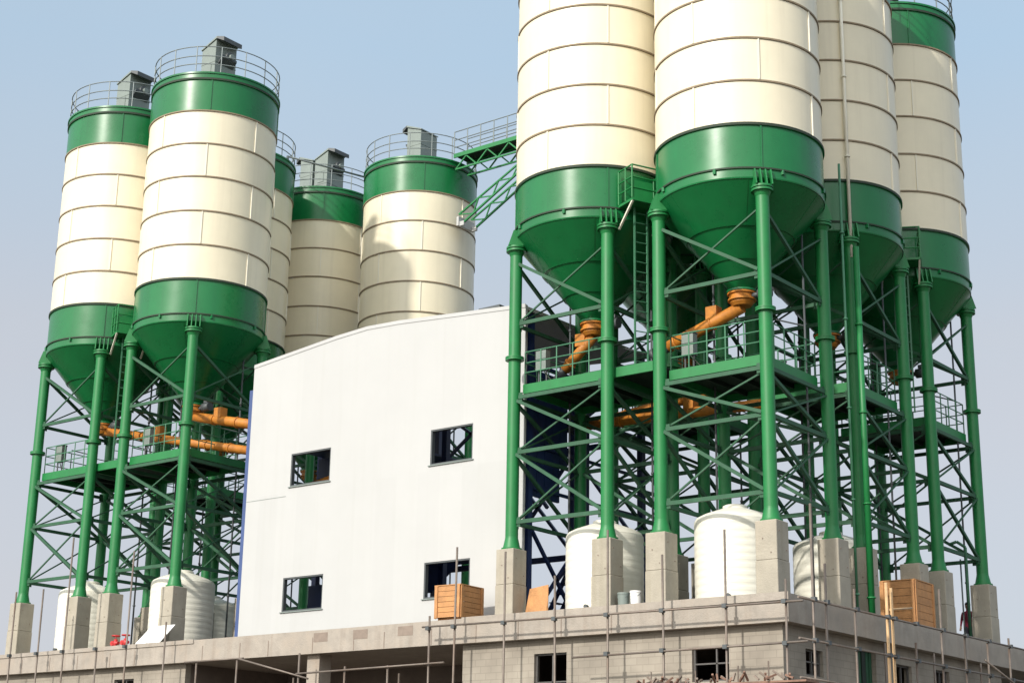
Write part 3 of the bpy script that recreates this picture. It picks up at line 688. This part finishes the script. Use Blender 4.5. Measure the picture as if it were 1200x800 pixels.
def bucket(x, y, r, h, m, lab):
    t = thing('paint_bucket', lab, 'bucket', (x, y, SZ+.035)); b = MB()
    b.lathe([(0, 0), (r*.86, 0), (r, h*.9), (r*1.07, h*.9), (r*1.07, h), (r*.98, h), (r*.9, h*.93), (0, h*.93)], 20, m); b.build('pail', t)
    b = MB()
    for k in range(8):
        a0, a1 = math.pi*k/8, math.pi*(k+1)/8; b.tube((r*1.05*math.cos(a0), -.02-.12*math.sin(a0), h*.9-r*.8*math.sin(a0)), (r*1.05*math.cos(a1), -.02-.12*math.sin(a1), h*.9-r*.8*math.sin(a1)), .008, 5, 'rail')
    b.build('handle', t)
bucket(-4.86, -.1, .17, .52, 'lgrey', 'grey pail on the roof edge, left of the plain white pail')
bucket(-4.42, -.1, .17, .54, 'board', 'white pail on the roof edge between the two front plinths')
for x, lab in ((-26.55, 'red valve stand on the roof edge, left one of the pair near the white panel'), (-26.0, 'red valve stand on the roof edge, right one of the pair near the white panel')):
    t = thing('valve_stand', lab, 'valve', (x, -1.0, SZ), 'small red valves')
    b = MB(); b.tube((0, 0, 0), (0, 0, .3), .07, 10, 'red'); b.tube((-.16, 0, .16), (.16, 0, .16), .06, 10, 'red'); b.tube((-.16, -.05, .16), (-.16, .05, .16), .09, 10, 'red'); b.build('body', t)
    b = MB(); b.ring(.14, .42, .025, 20, 'red'); b.tube((0, 0, .3), (0, 0, .44), .02, 6, 'red'); b.tube((-.14, 0, .42), (.14, 0, .42), .015, 5, 'red'); b.build('handwheel', t)
# roof edge railing far behind on the left
t = thing('roof_railing', 'thin grey pipe railing along the far roof edge at left', 'railing', (-34, 9.5, SZ))
b = MB()
for z in (.55, .95): b.tube((-3.5, 0, z), (6, 0, z), .025, 6, 'rail')
for k in range(8): b.tube((-3.5+k*1.35, 0, 0), (-3.5+k*1.35, 0, .97), .025, 6, 'rail')
b.build('rails', t)
# lamp pole with bent top and slim pole at the right end of the roof
b = MB(); b.tube((.3, 12.5, SZ), (.3, 12.5, 1.0), .05, 8, 'brace'); b.tube((.3, 12.5, 1.0), (.05, 12.4, 1.2), .05, 8, 'brace'); b.tube((.05, 12.4, 1.2), (-.2, 12.3, 1.1), .05, 8, 'brace')
tag(b.build('vent_pipe'), 'dark green upright pipe with a bent top, left of the person on the roof', 'pipe')
b = MB(); b.tube((-.85, 14.75, SZ), (-.85, 14.75, 1.0), .03, 8, 'rail')
tag(b.build('slim_pole'), 'slim grey upright pole behind the person at the right end of the roof', 'pole')
b = MB(); b.tube((1.35, 16.9, GZ), (1.35, 16.9, -.02), .06, 8, 'dgrey')
tag(b.build('upright_pole'), 'lone grey pole standing at the far right edge of the photo', 'pole')

# ---------------------------------------------------------------- scaffolds
def pole(parent, name, p, q, m='pipe', r=.03):
    p = Vector(p); b = MB(); b.tube((0, 0, 0), Vector(q)-p, r, 8, m); return b.build(name, parent, p-Vector(parent.location))
def clamp(parent, p):
    b = MB(); b.cbox((0, 0, 0), (.13, .13, .11), 'dgrey'); b.build('coupler', parent, Vector(p)-Vector(parent.location))
t = thing('scaffold', 'rusty tube scaffold standing along the front of the concrete building, below the roof edge', 'scaffold', (-10, -1.8, GZ))
ups = [(-31.7, .1), (-30.05, .1), (-28.5, 1.9), (-26.6, -2.3), (-24.95, 1.1), (-22.89, -1.55), (-21.13, -3.0), (-19.16, -3.0), (-16.24, -2.95), (-14.24, -3.45), (-12.4, -3.5), (-10.78, -2.1), (-9.78, -.1), (-7.88, -.4), (-6.04, -1.25), (-4.23, -.1), (-2.4, -.95), (-.43, -.45), (1.34, -1.9)]
for i, (x, z) in enumerate(ups):
    l = random.uniform(-.05, .05)
    pole(t, 'upright', (x+l, -1.8, GZ), (x-l*.4, -1.8+random.uniform(-.03, .03), z), 'pipe', .033)
    if x > -11 or x < -23: clamp(t, (x, -1.85, -2.48 if x > -11 else -2.3))
    if x > -5.5: clamp(t, (x, -1.85, -3.55))
pole(t, 'ledger', (-11, -1.87, -2.43), (1.9, -1.87, -2.5)); pole(t, 'ledger', (-5.4, -1.87, -3.6), (2.0, -1.87, -3.53))
pole(t, 'ledger', (-16.3, -1.87, -3.6), (-10.1, -1.87, -3.52)); pole(t, 'ledger', (-21.7, -1.87, -3.0), (-18.8, -1.87, -2.99))
pole(t, 'brace', (-19.0, -1.92, -3.0), (-15.7, -1.92, -3.78)); pole(t, 'ledger', (-37, -1.87, -4.6), (-23, -1.87, -4.55))
for x, z in ((-17.9, -3.55), (-17.0, -3.7), (-13.2, -3.6), (-10.4, -3.65)): pole(t, 'upright', (x, -.4, GZ), (x, -.4, z), 'pipe', .033)
for k in range(3):
    b = MB(); b.cbox((0, 0, 0), (5.0, .22, .05), 'plank'); b.build('plank', t, (-.6-Vector(t.location).x, -1.75+.24*k+1.8, -4.5-GZ))
b = MB()
for k in range(46):
    x = random.uniform(-3, 1.8); b.beam((x, random.uniform(-.2, .3), .03), (x+random.uniform(-.25, .25), random.uniform(-.2, .3), random.uniform(.05, .24)), .05, .05, random.choice(['plank', 'pipe', 'patch', 'plank']))
for x in (-2.6, -1.2, .1, 1.0): b.tube((x, 0, 0), (x, 0, random.uniform(.3, .5)), .02, 6, 'pipe')
tag(b.build('debris', t, (9.8, 0, -4.46-GZ)), kind='stuff')
t = thing('scaffold', 'tube scaffold along the shaded right side of the concrete building, one upright bright orange', 'scaffold', (1.7, 6, GZ))
for y, z, m in ((-1.0, .16, 'pipe'), (-.3, -1.34, 'pipe'), (1.42, -1.8, 'pipe'), (3.34, -1.4, 'ypipe'), (3.75, -1.5, 'ypipe'), (5.17, -2.9, 'pipe'), (6.99, -1.15, 'pipe'), (8.67, -2.3, 'pipe'), (10.42, -2.3, 'pipe'), (12.15, -2.1, 'pipe'), (13.9, -2.2, 'pipe'), (15.2, -2.4, 'pipe')):
    pole(t, 'upright', (1.7, y+random.uniform(-.05, .05), GZ), (1.7+random.uniform(-.03, .03), y, z), m, .046 if m == 'ypipe' else .036); clamp(t, (1.75, y, -2.36)); clamp(t, (1.75, y, -3.42))
for z in (-2.38, -3.42): pole(t, 'ledger', (1.77, -1.9, z-.02), (1.77, 17, z+.02))
pole(t, 'ledger', (1.77, -1.9, -4.42), (1.77, 17, -4.4))
pole(t, 'brace', (1.84, 9.8, -3.0), (1.84, 16.5, -4.6)); pole(t, 'brace', (1.84, 12.5, -4.6), (1.84, 17, -3.1))
pole(t, 'ledger', (1.62, 3.75, -2.1), (1.62, 5.2, -1.9), 'ypipe', .03)
for y in (4.3, 7.6, 11.1): pole(t, 'upright', (1.15, y, GZ), (1.15, y, -2.96), 'pipe', .036)

# ---------------------------------------------------------------- person
def make_person(loc, rz):
    t = thing('person', 'person in dark red jacket standing beside the last plinth of the roof', 'person', loc, rz=rz)
    J = {'pelvis': (0, 0, .92, .13), 'belly': (0, -.01, 1.1, .135), 'chest': (0, 0, 1.3, .15), 'neckb': (0, .005, 1.44, .075), 'neck': (0, -.01, 1.5, .055), 'head': (0, -.02, 1.6, .085), 'crown': (0, -.005, 1.68, .075)}
    E_ = [('pelvis', 'belly'), ('belly', 'chest'), ('chest', 'neckb'), ('neckb', 'neck'), ('neck', 'head'), ('head', 'crown')]
    J['nose'] = (0, -.115, 1.6, .016); E_.append(('head', 'nose'))
    for s, n in ((-1, 'a'), (1, 'b')):
        J['ear'+n] = (s*.085, 0, 1.6, .018); E_.append(('head', 'ear'+n))
        J['sh'+n] = (s*.18, 0, 1.4, .065); J['el'+n] = (s*.25, .02, 1.12, .046); J['wr'+n] = (s*.24, -.13, .92, .03); J['ha'+n] = (s*.235, -.17, .86, .034)
        E_ += [('chest', 'sh'+n), ('sh'+n, 'el'+n), ('el'+n, 'wr'+n), ('wr'+n, 'ha'+n)]
        for k in range(4):
            J['f%d%s' % (k, n)] = (s*.235+(k-1.5)*.02, -.2-.01*(k in (1, 2)), .79-.008*(k in (1, 2)), .0085); J['g%d%s' % (k, n)] = (s*.235+(k-1.5)*.019, -.185, .755, .007)
            E_ += [('ha'+n, 'f%d%s' % (k, n)), ('f%d%s' % (k, n), 'g%d%s' % (k, n))]
        J['th'+n] = (s*.19, -.19, .83, .01); E_.append(('wr'+n, 'th'+n))
        J['hip'+n] = (s*.09, 0, .88, .1); J['kn'+n] = (s*.1, -.03*s, .49, .064); J['an'+n] = (s*.11, .02*s, .09, .043); J['to'+n] = (s*.13, -.14, .04, .035)
        E_ += [('pelvis', 'hip'+n), ('hip'+n, 'kn'+n), ('kn'+n, 'an'+n), ('an'+n, 'to'+n)]
    names = list(J); me = bpy.data.meshes.new('body'); me.from_pydata([J[n][:3] for n in names], [(names.index(a), names.index(c)) for a, c in E_], [])
    ob = bpy.data.objects.new('body', me); col.objects.link(ob)
    md = ob.modifiers.new('skin', 'SKIN'); ob.modifiers.new('sub', 'SUBSURF').levels = 2
    for i, n in enumerate(names):
        v = me.skin_vertices[0].data[i]; v.radius = (J[n][3], J[n][3]*(.72 if n in ('chest', 'belly', 'pelvis') else 1)); v.use_root = n == 'pelvis'
    dg = bpy.context.evaluated_depsgraph_get(); me2 = bpy.data.meshes.new_from_object(ob.evaluated_get(dg)); bpy.data.objects.remove(ob)
    me2.materials.clear()
    for k in ('cloth', 'trouser', 'skin'): me2.materials.append(M[k])
    for p in me2.polygons:
        c = p.center; p.use_smooth = True
        p.material_index = 2 if c.z > 1.49 or (abs(c.x) > .17 and c.z < .93 and c.y < -.1) else (1 if c.z < .9 else 0)
    put('body', me2, t)
    b = MB(); b.lathe([(.088, 1.62), (.1, 1.66), (.095, 1.71), (.06, 1.755), (0, 1.77)], 16, 'hair', c=(0, .012)); b.build('hair', t)
make_person((-.9, 15.25, SZ), R(5))

# ---------------------------------------------------------------- trees beyond the lower right corner
def tree(x, y, h, lab):
    t = thing('bushy_tree', lab, 'tree', (x, y, GZ), 'trees beyond the building'); rnd = random.Random(int(x*7+y))
    b = MB(); b.tube((0, 0, 0), (.1, 0, h*.5), .16, 8, 'bark', r2=.09)
    limbs = []
    for k in range(7):
        a = k*2.4; p = Vector((.05, 0, h*(.3+.03*k))); q = p+Vector((math.cos(a)*h*.2, math.sin(a)*h*.2, h*.25)); b.tube(p, q, .06, 6, 'bark', r2=.02); limbs.append(q)
    b.build('trunk', t)
    b = MB(); limbs.append(Vector((0, 0, h*.82)))
    for q in limbs:
        for k in range(260):
            d = Vector((rnd.gauss(0, 1), rnd.gauss(0, 1), rnd.gauss(0, .8)))*h*.075; c = q+d; s = rnd.uniform(.06, .13)
            u = Vector((rnd.uniform(-1, 1), rnd.uniform(-1, 1), rnd.uniform(-1, 1))).normalized(); v = u.orthogonal().normalized()
            w_ = u.cross(v); vs = [b.bm.verts.new(c+v*s), b.bm.verts.new(c+w_*s*.5), b.bm.verts.new(c-v*s), b.bm.verts.new(c-w_*s*.5)]
            b._m([b.bm.faces.new(vs)], 'leaf')
    b.build('crown', t)
tree(0.4, 31, 6.1, 'dark bushy tree showing under the right end of the roof slab')
